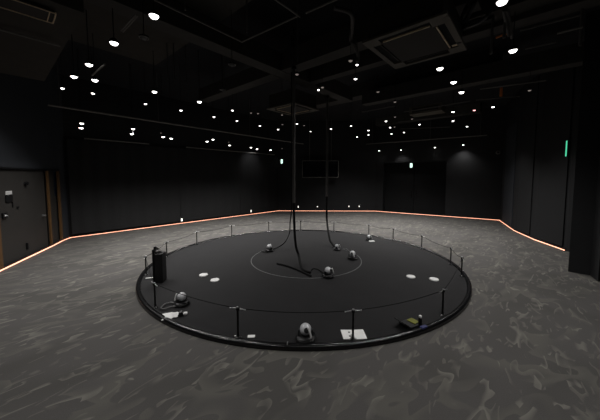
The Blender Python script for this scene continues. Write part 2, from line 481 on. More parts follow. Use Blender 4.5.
# curtain rails
def rail(pts, r, name, label, m='pipe', cat='rail', hang=None):
    t = MB().tube(pts, r, 8); o = t.build(name, M[m], origin=pts[0], smooth=True)
    return tag(o, label, cat)
def rail_pts(x0, x1, y0, y1, z): return [at(x0, y0, z), at(x1, y1, z)]
nb = (WB - WA).normalized(); nbn = Vector((nb.y, -nb.x, 0))
if nbn.y > 0: nbn = -nbn
def wz(x, inset, z):
    p = wx(x) + nbn * inset; return Vector((p.x, p.y, z))
rail([wz(88, .22, RAIL_Z + .03), wz(150, .22, RAIL_Z + .03)], .022, 'curtain_rail', 'pale curtain rail over the left black curtain panels')
rail([wz(186, .22, RAIL_Z + .03), wz(272, .22, RAIL_Z + .03)], .022, 'curtain_rail', 'pale curtain rail over the right half of the black curtains')

# ---------------------------------------------------------------- circular platform
PC = Vector((0.065, 6.14, 0)); PR = 3.265; PZ = .035
pl = empty('round_platform', PC, 0, 'large round black platform with a glossy raised rim in the middle of the floor', 'platform')
MB().lathe([(0, 0), (PR - .02, 0), (PR - .02, PZ), (0, PZ)], n=160).build('deck', M['deck'], pl)
prof = [(PR - .032, PZ - .008)]
for i in range(9):
    a = PI * i / 8; prof.append((PR + .008 - .040 * math.cos(a), PZ - .006 + .034 * math.sin(a) ** .8))
prof += [(PR + .048, .0), (PR - .032, 0)]
MB().lathe(prof, n=160).build('rim', M['rim'], pl, smooth=True)
for ang in (PI * -.09, PI * 1.02, PI * 1.48, PI * .3, PI * .7):
    v = Vector((math.cos(ang), math.sin(ang), 0)); MB().box(v * (PR + .005) + Vector((0, 0, PZ + .028)), (.06, .010, .004), ang).build('rim_joint', M['steel'], pl)
# ring of tape
# ---- the marked circle
rc = Vector((0.14, 6.13, 0)); rr_ = 1.25
pts = []
for i in range(73):
    a = R(150) + R(250) * i / 72
    pts.append((rc.x + rr_ * math.cos(a), rc.y + rr_ * math.sin(a)))
bm = bmesh.new(); pv = []
for (x, y) in pts:
    d = Vector((x - rc.x, y - rc.y, 0)).normalized()
    pv.append([bm.verts.new(Vector((x, y, z)) + d * s) for s, z in ((-.008, PZ + .001), (-.008, PZ + .004), (.008, PZ + .004), (.008, PZ + .001))])
for a, b in zip(pv, pv[1:]):
    for j in range(4): bm.faces.new((a[j], a[(j + 1) % 4], b[(j + 1) % 4], b[j]))
bm.faces.new(pv[0]); bm.faces.new(pv[-1][::-1])
mb = MB(); mb.bm.free(); mb.bm = bm
tag(mb.build('floor_ring_line', M['tape'], origin=(rc.x, rc.y, PZ)), 'thin pale grey ring line marked on the middle of the black platform', 'marking')

# ---- posts and cords
PH = .35
def make_post():
    t = empty('rope_post', (0, 0, 0), 0, 'x', 'post')
    MB().lathe([(0, 0), (.035, 0), (.035, .012), (.02, .02), (.014, .035), (0, .035)], n=20).build('base', M['blackmetal'], t, smooth=True)
    MB().cyl((0, 0, .03), (0, 0, PH - .01), .0125, n=14).build('pole', M['blackmetal'], t, smooth=True)
    MB().lathe([(0, PH - .02), (.02, PH - .02), (.024, PH - .008), (.022, PH + .006), (.01, PH + .012), (0, PH + .012)], n=18).build('cap', M['blackmetal'], t, smooth=True)
    MB().lathe([(0, PH + .012), (.013, PH + .0121), (.011, PH + .02), (0, PH + .022)], n=14).build('screw', M['steel'], t, smooth=True)
    for s in (-1, 1):
        b = MB().cyl((s * .012, 0, .02), (s * .045, 0, .01), .006, n=8); b.build('foot_clip', M['steel'], t)
    return t
def make_cord_clip(parent, s):
    b = MB(); b.cyl((s * .022, 0, PH), (s * .085, .0, PH - .005), .007, .005, n=8); b.ball((s * .095, 0, PH - .006), .008, n=10)
    return b.build('cord_clip', M['steel'], parent, smooth=True)
proto = make_post(); make_cord_clip(proto, -1); make_cord_clip(proto, 1)
post_px = [(154, 310), (141, 273.7), (166.5, 257.5), (196.5, 243.9), (231.5, 236), (268.5, 231.3), (300.5, 230), (334, 230), (369, 233), (393.5, 237.5), (422, 244.5), (451.3, 257), (468.3, 269.5), (443.5, 315), (353.7, 340), (237, 337)]
post_lab = ['beside the white crumpled cloth and coiled cable at the front left', 'at the left edge of the platform, nearest the tall black case', 'just behind the tall black case', 'second behind the tall black case, below the left curtains',
            'at the rear left, two posts left of the hanging cables', 'at the rear, just left of the hanging cables', 'at the rear between the two hanging cables', 'at the rear just right of the right hanging cable',
            'behind the small black device at the back edge', 'at the rear right, first beyond the small black device', 'at the rear right, in front of the dark doorway', 'at the right rear, before the rightmost standing post',
            'at the far right edge with a bracket at its foot', 'at the front right, near the two pale discs', 'at the front, standing over the open white leaflet', 'at the front left, beside the small white card']
angs = []
posts = []
for i, (x, y) in enumerate(post_px):
    a = min((R(k * .25) for k in range(1440)), key=lambda t: (lambda q: abs(q[0] - x) + .6 * abs(q[1] - y))(px_of((PC.x + (PR - .045) * math.cos(t), PC.y + (PR - .045) * math.sin(t), PZ))))
    p = PC + Vector((math.cos(a), math.sin(a), 0)) * (PR - .060); p.z = PZ
    o = proto if i == 0 else copy_tree(proto)
    o.location = p; o.rotation_euler.z = a + PI / 2
    relabel(o, 'thin black rope post ' + post_lab[i], 'low rope posts around the platform')
    posts.append(o)
# second bracket, low at the right edge and the left edge
cord_lab = ['from the front left post to the left edge post', 'from the left edge post towards the case', 'behind the tall black case, under the curtains', 'second stretch behind the tall black case', 'at the rear left of the platform',
            'crossing behind the left hanging cable', 'between the two hanging cables', 'right of the right hanging cable', 'behind the small black device at the rear', 'in front of the dark doorway', 'at the right rear of the platform',
            'descending to the far right post', 'from the far right post to the front right post', 'from the front right post to the leaflet post', 'across the front between leaflet post and card post', 'from the card post to the front left post']
for i in range(16):
    a = posts[i].location; b = posts[(i + 1) % 16].location
    d = (b - a); L_ = d.length; d.normalize()
    p0 = a + d * .09; p1 = b - d * .09; pts = []
    for k in range(11):
        t = k / 10; pts.append(p0.lerp(p1, t) + Vector((0, 0, PH - .006 - (.03 + .02 * (L_ > 1.8)) * 4 * t * (1 - t))))
    o = MB().tube(pts, .0045, 6).build('barrier_cord', M['cable'], origin=p0, smooth=True)
    tag(o, 'thin black cord strung ' + cord_lab[i], 'cord', 'cords between the rope posts')

# ---- ball-headed devices
def make_device():
    t = empty('floor_projector', (0, 0, 0), 0, 'x', 'device')
    MB().lathe([(0, 0), (.10, 0), (.115, .012), (.112, .035), (.085, .055), (.04, .06), (0, .06)], n=36).build('base', M['blackplastic'], t, smooth=True)
    rp = [(.105 * math.cos(2 * PI * i / 40), .105 * math.sin(2 * PI * i / 40), .05 + .012 * math.cos(2 * PI * i / 40)) for i in range(40)]
    MB().tube(rp, .006, 8, closed=True).build('ring', M['blackmetal'], t, smooth=True)
    y = MB().box((-.078, 0, .09), (.014, .05, .07), 0, .005); y.box((.078, 0, .09), (.014, .05, .07), 0, .005); y.build('yoke', M['blackplastic'], t)
    hd = MB().ball((0, 0, .125), .066, (1, 1, 1.0), 28).build('ball_head', M['silver'], t, smooth=True)
    MB().lathe([(0, .0), (.027, .0), (.029, .014), (.018, .018), (0, .012)], n=20,
               mtx=Matrix.Rotation(R(62), 4, 'X')).build('lens', M['blackplastic'], hd, smooth=True).location = Vector((.01, -.055, .140))
    arc = [(.03 + .035 * math.sin(a * .5), -.066 - .012 * math.sin(a), .175 - .10 * a / 2.2) for a in [k * 2.2 / 10 for k in range(11)]]
    MB().tube(arc, .012, 8).build('front_arm', M['white'], t, smooth=True)
    return t
dev0 = make_device()
for i, (x, y, rz, s, lab) in enumerate([
        (305.5, 339.5, 0, 1.0, 'grey ball-headed device on a black ring base, nearest at the platform front edge'),
        (182, 304.5, -2.0, .95, 'white ball-headed device with a looped grey cable at the front left of the platform'),
        (328, 277, .8, 1.0, 'pale ball-headed device on the ring line where the long cable ends'),
        (269.5, 251.3, 2.4, .95, 'small white-topped device at the left end of the ring line'),
        (337, 250, 1.2, .8, 'silver device at the foot of the right hanging cable'),
        (352.5, 259, -.5, 1.0, 'ball-headed device with a bright arm at the right end of the ring line'),
        (369, 240.3, .4, .85, 'small black device at the back edge of the platform, below a rear post')]):
    o = dev0 if i == 0 else copy_tree(dev0)
    o.location = at(x, y, PZ + .002); o.rotation_euler.z = rz; o.scale = (s, s, s)
    relabel(o, lab, 'ball-headed devices on the platform')

# looped cable by the front-left device, short cables
def cable(pts, r, label, m='cable', name='cable', n=8):
    # smooth by Catmull-Rom
    P = [Vector(p) for p in pts]; out = []
    for i in range(len(P) - 1):
        p0 = P[max(i - 1, 0)]; p1 = P[i]; p2 = P[i + 1]; p3 = P[min(i + 2, len(P) - 1)]
        for k in range(8):
            t = k / 8
            out.append(.5 * ((2 * p1) + (-p0 + p2) * t + (2 * p0 - 5 * p1 + 4 * p2 - p3) * t * t + (-p0 + 3 * p1 - 3 * p2 + p3) * t ** 3))
    out.append(P[-1])
    o = MB().tube(out, r, n).build(name, M[m], origin=P[0], smooth=True)
    return tag(o, label, 'cable')
z = PZ + .022
cable([at(176, 303.5, z), at(170, 302.5, z), at(164.5, 304.5, z), at(161, 308, z), at(165, 308.8, z), at(171, 306.8, z), at(177, 306, z)], .010, 'looped grey cable beside the front left ball-headed device', 'cablegrey')
cable([at(261.5, 251.5, z), at(265, 252, z), at(268, 252.4, z)], .012, 'short black cable stub left of the white-topped device')
cable([at(311, 270.5, z), at(313.5, 268.8, z + .03), at(317, 269.2, z + .03), at(321, 271.5, z), at(325.5, 275, z)], .013, 'short curved black cable joining the long cable to the pale device')
cable([at(343, 248.5, z), at(346.5, 248.7, z), at(351, 253, z)], .008, 'thin grey cable between the two devices right of the hanging cables', 'cablegrey')
cable([at(277, 263.5, z), at(286, 265.5, z), at(296, 269, z), at(304, 272.5, z), at(311, 276, z)], .018, 'thick black cable lying across the middle of the platform')

TOPZ = 4.1
g1 = at(296.5, 262, PZ + .02); q0 = g1.copy()
c1top = Vector((at(293.8, 72, TOPZ).x, at(293.8, 72, TOPZ).y, CEIL))
base1 = Vector((c1top.x, c1top.y, 0))
CT = 4.15
def conduit(b, z0, r_, lab):
    t = empty('hanging_conduit', (b.x, b.y, z0), 0, lab, 'conduit')
    MB().cyl((0, 0, 0), (0, 0, CT - z0), r_, n=16).build('tube', M['darkpipe'], t, smooth=True)
    MB().cyl((0, 0, CT - z0), (0, 0, CT - z0 + .05), r_ * 1.8, n=16).build('cap', M['blackmetal'], t, smooth=True)
    MB().cyl((0, 0, CT - z0 + .05), (0, 0, CEIL - z0), .010, n=8).build('stem', M['blackmetal'], t, smooth=True)
b1 = at(294.3, 262, 0); t2 = at(327.5, 98, CT); b2 = Vector((t2.x, t2.y, 0)); b1 = Vector((c1top.x, c1top.y, 0))
conduit(b1, 1.35, .030, 'straight dark grey conduit hanging left, above the long curving cable')
conduit(b2, 1.35, .032, 'straight dark grey conduit hanging right, above the silver device')
cable([b1 + Vector((0, 0, 1.35)), b1 + Vector((.0, 0, 1.1)), b1 + Vector((.01, 0, .75)), b1 + Vector((.04, .0, .4)), b1 + Vector((.10, -.02, .2)), at(302, 268.5, .09), at(310.5, 272.5, z + .01)], .026, 'thick black cable hanging from the left conduit to the middle of the platform', name='hanging_cable')
cable([b2 + Vector((0, 0, 1.35)), b2 + Vector((0, 0, 1.0)), b2 + Vector((.01, 0, .6)), at(329.5, 238.5, .22), at(332, 243.5, .12), at(334.5, 246.3, .08)], .028, 'black cable hanging from the right conduit to the silver device', name='hanging_cable')
t3 = b1 + Vector((-.06, .35, 0))
cable([Vector((t3.x, t3.y, CEIL)), t3 + Vector((0, 0, 2.5)), t3 + Vector((0, .1, 1.3)), t3 + Vector((-.05, .3, .8)), at(289.5, 233, .40), at(285, 242, .22), at(279, 246.8, .09), at(273.5, 249, .07)], .013, 'thin black cable swinging left to the white-topped device', name='hanging_cable')

# ---- things on the platform
def disc(x, y, lab):
    t = MB().lathe([(0, .0), (.072, .0), (.082, .008), (.074, .022), (.03, .030), (.022, .026), (0, .026)], n=28).build('round_marker', M['white'], smooth=True)
    t.location = at(x, y, PZ + .001); tag(t, lab, 'marker disc', 'pale marker discs on the platform')
disc(203.6, 275.5, 'left one of the two pale discs near the tall black case')
disc(215, 280.6, 'right one of the two pale discs near the tall black case')
disc(410.8, 277.2, 'left one of the two pale discs near the front right post')
disc(434, 279.8, 'right one of the two pale discs near the front right post')
t = MB().box((0, 0, .012), (.16, .10, .022), .1, .008).build('pad', M['white']); t.location = at(371.8, 241.6, PZ + .001)
tag(t, 'small white pad lying before the rearmost black device', 'pad')

ct = at(159.5, 283, PZ + .001)
case = empty('equipment_case', ct, .12, 'tall black equipment case standing on the left of the platform', 'case')
MB().box((-.008, .10, .26), (.13, .2, .52), 0, .012).build('body', M['blackplastic'], case)
MB().box((-.093, .10, .30), (.035, .2, .60), 0, .006).build('side_board', M['blackmetal'], case)
MB().box((-.093, .10, .615), (.03, .06, .03), 0, .006).build('catch', M['blackmetal'], case)
cl = MB(); 
cl.ball((-.045, .07, .545), .045, (1, .9, .75), 14); cl.ball((-.02, .10, .53), .04, (1, 1, .6), 12); cl.build('foam_wedge', M['darkpipe'], case, smooth=True)
hb = MB().box((-.03, .10, .60), (.1, .03, .012), 0, .003, rot=Matrix.Rotation(R(38), 4, 'Y')); hb.build('grey_flap', M['pipe'], case)
t = MB().box((0, 0, .008), (.16, .035, .014), .35, .003).build('cable_tie', M['white']); t.location = at(150.5, 278.3, PZ + .001); tag(t, 'small white strip lying left of the tall black case', 'strip')

# crumpled cloth
bm = bmesh.new(); bmesh.ops.create_grid(bm, x_segments=16, y_segments=12, size=.5)
for v in bm.verts:
    x, y = v.co.x, v.co.y; ra = math.atan2(y, x); e = 1 + .16 * math.sin(3 * ra + 1) + .08 * math.sin(7 * ra)
    v.co.x = x * .19 * e; v.co.y = y * .16 * e
    v.co.z = .008 + .030 * max(0, math.cos(x * PI)) * max(0, math.cos(y * PI)) * (1 + .3 * math.sin(x * 11 + y * 5))
ex = bmesh.ops.extrude_face_region(bm, geom=bm.faces[:]); bmesh.ops.translate(bm, verts=[v for v in ex['geom'] if isinstance(v, bmesh.types.BMVert)], vec=(0, 0, .006))
mb = MB(); mb.bm.free(); mb.bm = bm
t = mb.build('crumpled_cloth', M['paper'], smooth=True); t.location = at(170.5, 316.5, PZ + .001); t.rotation_euler.z = .4; tag(t, 'crumpled white cloth on the front left of the platform', 'cloth')
pd = empty('black_adapter', at(181, 315.5, PZ + .001), .3, 'small black and white adapter beside the crumpled white cloth', 'adapter')
MB().box((0, 0, .03), (.05, .08, .06), 0, .01).build('body', M['blackplastic'], pd)
MB().box((.055, .01, .015), (.05, .05, .03), 0, .006).build('plug', M['white'], pd)

t = MB().box((0, 0, .005), (.085, .05, .008), 0, .001).build('small_card', M['paper']); t.location = at(251.3, 336.8, PZ + .001); t.rotation_euler.z = .05
tag(t, 'small white card lying beside the front left post', 'card')

# leaflet (open, two pages)
lf = empty('open_leaflet', at(353.5, 334.8, PZ + .001), .03, 'open white leaflet lying flat under the front post', 'leaflet')
MB().box((-.070, 0, .006), (.136, .19, .005), 0, .001, rot=Matrix.Rotation(R(2), 4, 'Y')).build('left_page', M['paper'], lf)
MB().box((.070, 0, .006), (.136, .19, .005), 0, .001, rot=Matrix.Rotation(R(-2), 4, 'Y')).build('right_page', M['paper'], lf)
for (dx, dy, s) in ((-.045, .03, .012), (-.05, -.03, .014), (-.022, -.02, .012), (-.035, -.045, .011), (-.03, -.005, .005)):
    MB().cyl((dx, dy * 1.3, .0085), (dx, dy * 1.3, .0105), s, n=8).build('printed_mark', M['ink'], lf)

# tray with yellow-green card
tr = empty('tilted_tray', at(410.5, 324.6, PZ + .001), .45, 'open black tray with a yellow-green card at the front right of the platform', 'tray')
MB().box((0, 0, .012), (.18, .13, .016), 0, .004).build('base', M['blackplastic'], tr)
MB().box((-.11, .0, .045), (.10, .13, .012), 0, .003, rot=Matrix.Rotation(R(35), 4, 'Y')).build('lid', M['blackplastic'], tr)
MB().box((.040, .005, .024), (.075, .09, .008), .1, .002).build('card', M['yellow'], tr)
tr.scale = (1.3, 1.3, 1.3)
vb = empty('small_bottle', at(420, 326.3, PZ + .001), .3, 'short black cylinder with a silver top behind the yellow-green card', 'bottle')
MB().lathe([(0, 0), (.022, 0), (.022, .10), (.018, .115), (0, .115)], n=18).build('body', M['blackmetal'], vb, smooth=True)
MB().lathe([(0, .115), (.019, .1151), (.019, .135), (.012, .142), (0, .142)], n=18).build('cap', M['white'], vb, smooth=True)
t = MB().box((0, 0, .02), (.10, .05, .036), .5, .01).build('blue_case', M['blue']); t.location = at(423.5, 329, PZ + .001); tag(t, 'dark blue pouch at the foot of the short black cylinder', 'pouch')

# ---------------------------------------------------------------- wall fittings
def wall_fix(a, b, x, y, off=.0):
    g = None
    for i in range(1501):
        p = a.lerp(b, i / 1500); zz = height_at(p, y); e = abs(px_of((p.x, p.y, zz))[0] - x)
        if g is None or e < g[0]: g = (e, p, zz)
    d = (b - a).normalized(); n = Vector((-d.y, d.x, 0))
    if n.dot((a + b) / 2 - Vector((0, 5, 0))) > 0: n = -n
    return Vector((g[1].x, g[1].y, g[2])) + n * off, math.atan2(d.y, d.x), n
for (seg, x, y, ww, hh, lab) in (((WA, WB), 179.2, 219.3, .09, .13, 'below the second curtain panel'), ((WA, WB), 248.2, 210.7, .08, .13, 'below the rightmost curtain panel'),
                                 ((P_B[0], P_B[1]), 298.3, 206.7, .07, .12, 'just right of the left hanging cable'), ((P_B[0], P_B[1]), 317.4, 206.6, .07, .07, 'between the two hanging cables'),
                                 ((P_B[0], P_B[1]), 348.8, 206.3, .07, .09, 'left of two beyond the right cable'), ((P_B[0], P_B[1]), 359, 206.3, .07, .09, 'right of two beyond the right cable')):
    off = .21 if seg[0] is WA else .02
    p, an, n = wall_fix(seg[0] , seg[1], x, y, off)
    p = p - Vector((0, 0, 0))
    t = empty('wall_footlight', p, an, 'small glowing footlight low on the far wall, ' + lab, 'footlight', 'glowing footlights low on the far walls')
    MB().box((0, 0, 0), (ww * .7 + .04, .03, hh * .85 + .04), 0, .004).build('housing', M['blackplastic'], t)
    MB().box((0, -.018, 0), (ww * .7, .012, hh * .85), 0, .003).build('lens', M['footlens'], t)

def exit_sign(p, an, w_, h_, lab, figure=True, back='exitwhite'):
    t = empty('exit_sign', p, an, lab, 'exit sign')
    MB().box((0, 0, 0), (w_ + .03, .05, h_ + .03), 0, .004).build('housing', M['blackplastic'], t)
    MB().box((0, -.028, 0), (w_, .01, h_), 0, .001).build('face', M[back], t)
    if figure:   # the usual running figure and doorway
        f = MB(); s = h_ / .3
        f.cyl((-.01 * s, -.033, .085 * s), (-.01 * s, -.036, .085 * s), .022 * s, n=14)
        for a, b, r in (((-.01, .055), (-.03, -.02), .018), ((-.03, -.02), (.02, -.05), .012), ((.02, -.05), (.01, -.11), .011), ((-.03, -.02), (-.05, -.07), .012), ((-.05, -.07), (-.09, -.085), .01), ((-.01, .045), (.035, .02), .01), ((-.012, .045), (-.055, .02), .01)):
            f.cyl((a[0] * s, -.034, a[1] * s), (b[0] * s, -.034, b[1] * s), r * s * .9, n=8)
        f.build('running_figure', M['exitgreen'], t)
    return t
p, an, n = wall_fix(P_B[0], P_B[1], 281.9, 161.5, .06); exit_sign(p, an, .10, .22, 'small glowing exit sign high on the far wall, left of the hanging cables')
p, an, n = wall_fix(o1, o2, 411.6, 165.5, .06); exit_sign(p, an, .11, .21, 'small pale green exit sign at the top of the dark doorway')
# sign on the right, seen nearly edge-on: projects from the wall
p, an, n = wall_fix(P_R[2], P_R[3] + (P_R[3] - P_R[2]) * .5, 569.5, 148.5, .04)
t = empty('exit_light_bar', p, an, 'tall thin green lit bar on the right wall beside the column', 'exit sign')
MB().box((0, .0, 0), (.05, .05, .42), 0, .004).build('housing', M['blackplastic'], t)
MB().box((0, -.028, 0), (.035, .012, .40), 0, .002).build('face', M['exitgreen'], t)

# hanging screen in front of the far wall
za, zb = 177.3, 161.3
sa, _, _ = wall_fix(P_B[0], P_B[1], 302.5, za, .5); sb, _, _ = wall_fix(P_B[0], P_B[1], 337.3, zb, .5)
sc = empty('hanging_screen', ((sa.x + sb.x) / 2, (sa.y + sb.y) / 2, sa.z), 0, 'black rectangular screen hanging before the far wall behind the cables', 'screen')
sw, sh = sb.x - sa.x, sb.z - sa.z
MB().box((0, 0, sh / 2), (sw, .06, sh), 0, .006).build('panel', M['screen'], sc)
fr = MB(); fr.box((0, -.03, .0), (sw, .03, .025)); fr.box((sw / 2, -.03, sh / 2), (.03, .03, sh)); fr.box((-sw / 2, -.03, sh / 2), (.02, .03, sh)); fr.box((0, -.03, sh), (sw, .03, .02))
fr.build('frame', M['pipe'], sc)
for s in (-1, 1): MB().cyl((s * sw * .3, .0, sh), (s * sw * .3, .0, CEIL - sa.z), .018, n=10).build('hanger', M['darkpipe'], sc)

# unlit round speaker on the right rear wall
p, an, n = wall_fix(o2, P_R[0], 498, 152.5, .03)
t = empty('wall_speaker', p, an, 'small unlit round fitting high beside the far right corner', 'speaker')
mt = Matrix.Rotation(R(90), 4, 'X')
MB().lathe([(0, .03), (.05, .03), (.07, .02), (.085, 0), (0, 0)], n=24, mtx=mt).build('ring', M['pipe'], t, smooth=True)
MB().lathe([(0, .036), (.035, .035), (.045, .0305), (0, .0305)], n=20, mtx=mt).build('cone', M['blackplastic'], t, smooth=True)

# ---------------------------------------------------------------- ceiling: beams and ducts
beams = []
def bar(p, d, l0, l1, w_, h_, name, m, label, cat, bev=.0, z=None, kind=None):
    """box whose underside passes through p, running along d from -l0 to +l1"""
    c = p + d * ((l1 - l0) / 2); an = math.atan2(d.y, d.x)
    o = MB().box(Vector((0, 0, h_ / 2)), (l0 + l1, w_, h_), an, bev).build(name, M[m])
    o.location = c
    beams.append((c.x, c.y, d.x, d.y, (l0 + l1) / 2, w_ / 2, p.z))
    if kind: tag(o, kind=kind)
    else: tag(o, label, cat)
    return o
BZ = 4.22; DZ = 4.62
# beams (building structure) hang lower than the ducts
ducts = []
def beam(p, d, l0, l1, w_, h_, lab): return bar(p, d, l0, l1, w_, h_, 'ceiling_beam', 'beam', lab, 'beam')
def duct(x, y, z_, d, l0, l1, w_, m, lab):
    p = at(x, y, z_); o = bar(p, d, l0, l1, w_, CEIL - z_ - .002, 'air_duct', m, lab, 'duct')
    ducts.append((p + d * ((l1 - l0) / 2), d, (l0 + l1) / 2, w_ / 2, z_)); return o
P1 = at(233, 55, BZ)
beam(P1, D1, 3.6, 4.2, .30, .38, 'long dark ceiling beam running from upper left to the rear centre')
def cross(x, y, l1, w_, lab, start=.17, h_=.38):
    p = at(x, y, BZ); t = (p - P1).dot(D1); a = P1 + D1 * t
    a = a + D2 * start; beam(a, D2, 0, l1, w_, h_, lab)
cross(345, 52, 3.6, .32, 'dark ceiling beam running behind the large air conditioner')
cross(372, 66, 6.5, .22, 'slimmer dark beam just beyond the first cross beam')
cross(350, 108, 5.0, .30, 'far dark beam behind the small central air conditioner')
def duct_edge(x, y, z_, l0, l1, w_, m, lab):
    p = at(x, y, z_) - D1 * (w_ / 2); o = bar(p, D2, l0, l1, w_, CEIL - z_ - .002, 'air_duct', m, lab, 'duct')
duct_edge(205, 32, DZ, 2.3, 3.0, 1.9, 'duct', 'very wide flat brown duct at upper left, crossing above the long beam')
sp = at(84, 13, 3.74) - D1 * 1.4
bar(sp, D2, 3.3, 0, 2.8, .5, 'ceiling_soffit', 'duct', 'low brown boxed soffit at the upper left holding the slot air conditioner', 'soffit')
duct(560, 4, 4.30, D2, 2.2, 1.4, .8, 'duct', 'large grey-brown duct at the upper right corner')
duct(345, 101, DZ, D2, 1.5, 4.5, .45, 'beam', 'narrow dark duct right of the small central air conditioner')
duct(408, 122, DZ, D2, 1.6, 3.0, .45, 'beam', 'dark duct before the rear right lamps')
p_ = at(345, 52, BZ); a_ = P1 + D1 * (p_ - P1).dot(D1) - D2 * .17
bar(a_, -D2, 0, 3.2, .30, .34, 'ceiling_beam', 'beam', 'dark cross beam left of the long beam, above the left lamps', 'beam')
def roof_at(p):
    """height of the lowest beam, duct or slab above the plan position p"""
    z_ = CEIL
    for x, y, dx, dy, hl, hw, zz in beams:
        u, v = (p.x - x) * dx + (p.y - y) * dy, -(p.x - x) * dy + (p.y - y) * dx
        if abs(u) < hl + .02 and abs(v) < hw + .02: z_ = min(z_, zz)
    return z_
fb = empty('fan_box', at(427, 114, 4.0), A2, 'dark reddish ceiling box among the rear right pipes', 'ceiling box')
MB().box((0, 0, .12), (1.0, .5, .24), 0, .01).build('body', M['acpanel'], fb)
MB().box((0, -.255, .12), (.8, .02, .14), 0, .004).build('grille', M['acgrille'], fb)

def pipe(x0, y0, x1, y1, z_, r, label, m='pipe', name='ceiling_pipe', cat='pipe', ext=(0, 0)):
    a, b = at(x0, y0, z_), at(x1, y1, z_); d = (b - a).normalized(); a = a - d * ext[0]; b = b + d * ext[1]
    o = MB().cyl(a, b, r, n=10).build(name, M[m], origin=a, smooth=True)
    return tag(o, label, cat)
TRK = 3.55
pipe(48, 105, 290, 142, TRK, .022, 'long thin lighting track over the left curtains', 'pipe', 'lighting_track', 'track', (0, 1.0))
rd_ = (P_R[0] - P_B[1]).normalized(); rn_ = Vector((rd_.y, -rd_.x, 0)); rn_ = rn_ if rn_.y < 0 else -rn_
def rt(x, y, inset=.30):
    a_, b_ = P_B[1] - rd_ * 1.5 + rn_ * inset, P_R[0] + rn_ * inset
    p = min((a_.lerp(b_, i / 1200) for i in range(1201)), key=lambda p: abs(px_of((p.x, p.y, 3.6))[0] - x))
    return Vector((p.x, p.y, height_at(p, y)))
ra_, rb_ = rt(366, 144.4), rt(487, 135); rb_.z = ra_.z = (ra_.z + rb_.z) / 2
tag(MB().cyl(ra_, rb_, .022, n=10).build('lighting_track', M['pipe'], origin=ra_, smooth=True), 'long thin lighting track over the dark doorway', 'track')
pipe(0, 29.5, 60, 46, 3.68, .012, 'thin pale conduit below the upper left air conditioner', 'pipe', ext=(1.0, 0))
pipe(121, 31, 136, 15, 3.9, .008, 'thin pale rod, left of a pair beside the upper left lamp', 'pipe')
pipe(123, 32, 138, 16, 3.9, .008, 'thin pale rod, right of a pair beside the upper left lamp', 'pipe')
pipe(92.5, 75, 105, 64, 3.75, .014, 'short bright pipe among the left group of lamps', 'pipe')
# square hanging frame of tubes
for (x0, y0, x1, y1, lab, ex) in ((155, 0, 242, 42, 'long left tube of the square pipe frame at top centre', (1.5, 0)), (242, 42, 298, 16, 'rear tube of the square pipe frame at top centre', (0, 0)), (276, 0, 300, 17, 'short right tube of the square pipe frame at top centre', (1.2, 0)),
                              (306, 13, 335, 0, 'tube right of the square pipe frame, running off the top', (0, 1))):
    pipe(x0, y0, x1, y1, 4.0, .011, lab, 'pipe', 'frame_tube', 'tube', ex)
# right-hand pipes
for (x0, y0, x1, y1, lab, m) in ((520, 30.5, 580, 15, 'thin pipe at upper right, below the large duct', 'darkpipe'), (496, 37.5, 508, 33.5, 'short bright orange-brown pipe end at upper right', 'orange'), (557, 33.5, 583, 27, 'short pipe near the right wall', 'pipe'),
                                 (525, 49, 556, 42, 'thin pipe just right of the bright right lamp', 'darkpipe'), (480, 89, 546, 80.5, 'pale rail carrying the orange tag', 'pipe'),
                                 (404, 112, 470, 101, 'upper pipe of the rear right rows', 'darkpipe'), (398, 122, 462, 115, 'middle pipe of the rear right rows', 'darkpipe'), (400, 129, 450, 127, 'lowest pipe of the rear right rows', 'darkpipe'),
                                 (362, 112, 395, 106, 'faint pipe right of the right hanging cable', 'darkpipe'), (476, 100, 520, 96, 'faint pipe below the orange tag', 'darkpipe')):
    pipe(x0, y0, x1, y1, 3.9, .014, lab, m)
tg = at(501.3, 88.2, 3.9); t = MB().box((0, 0, -.085), (.05, .012, .2), A2, .003).build('hanging_tag', M['orange']); t.location = tg; tag(t, 'small orange tag hanging from the rear right rail', 'tag')
# suspension rods
rods = [(168, 55, 79), (174.5, 50, 80), (186.3, 44, 82), (223.5, 46, 82), (247, 8, 33), (297.5, 30, 62), (185.3, 0, 10), (223.5, 22, 30), (159.5, 100, 112), (158.5, 123, 130)]
for (x, y0, y1) in rods[:7]:
    b = at(x, y1, 3.9)
    o = MB().cyl((0, 0, 0), (0, 0, roof_at(b) - 3.9), .011, n=8).build('suspension_rod', M['darkpipe'], smooth=True); o.location = b
    tag(o, 'thin vertical steel rod hanging in the dark upper left of the ceiling', 'rod', 'steel rods hanging at the upper left')
for (x, y1) in ((580, 46), (504, 38), (491, 54)):
    b = at(x, y1, 3.75)
    o = MB().cyl((0, 0, 0), (0, 0, roof_at(b) - 3.75), .018, n=8).build('suspension_rod', M['darkpipe'], smooth=True); o.location = b
    tag(o, 'thicker vertical rod hanging in the upper right of the ceiling', 'rod', 'thick rods hanging at the upper right')
# hangers for the left track
for (x, y) in ((60, 107), (158.5, 122.2), (250, 136.1)):
    b = at(x, y, TRK); o = MB().cyl((0, 0, .02), (0, 0, roof_at(b) - TRK), .008, n=8).build('track_hanger', M['darkpipe']); o.location = b
    tag(o, 'thin hanger rod holding the long left lighting track', 'rod', 'hanger rods of the left lighting track')
for (x, y) in ((372, 143.9), (430, 139.7), (480, 135.6)):
    b = rt(x, y); b.z = ra_.z; o = MB().cyl((0, 0, .02), (0, 0, roof_at(b) - b.z), .008, n=8).build('track_hanger', M['darkpipe']); o.location = b
    tag(o, 'thin hanger rod holding the right lighting track', 'rod', 'hanger rods of the right lighting track')
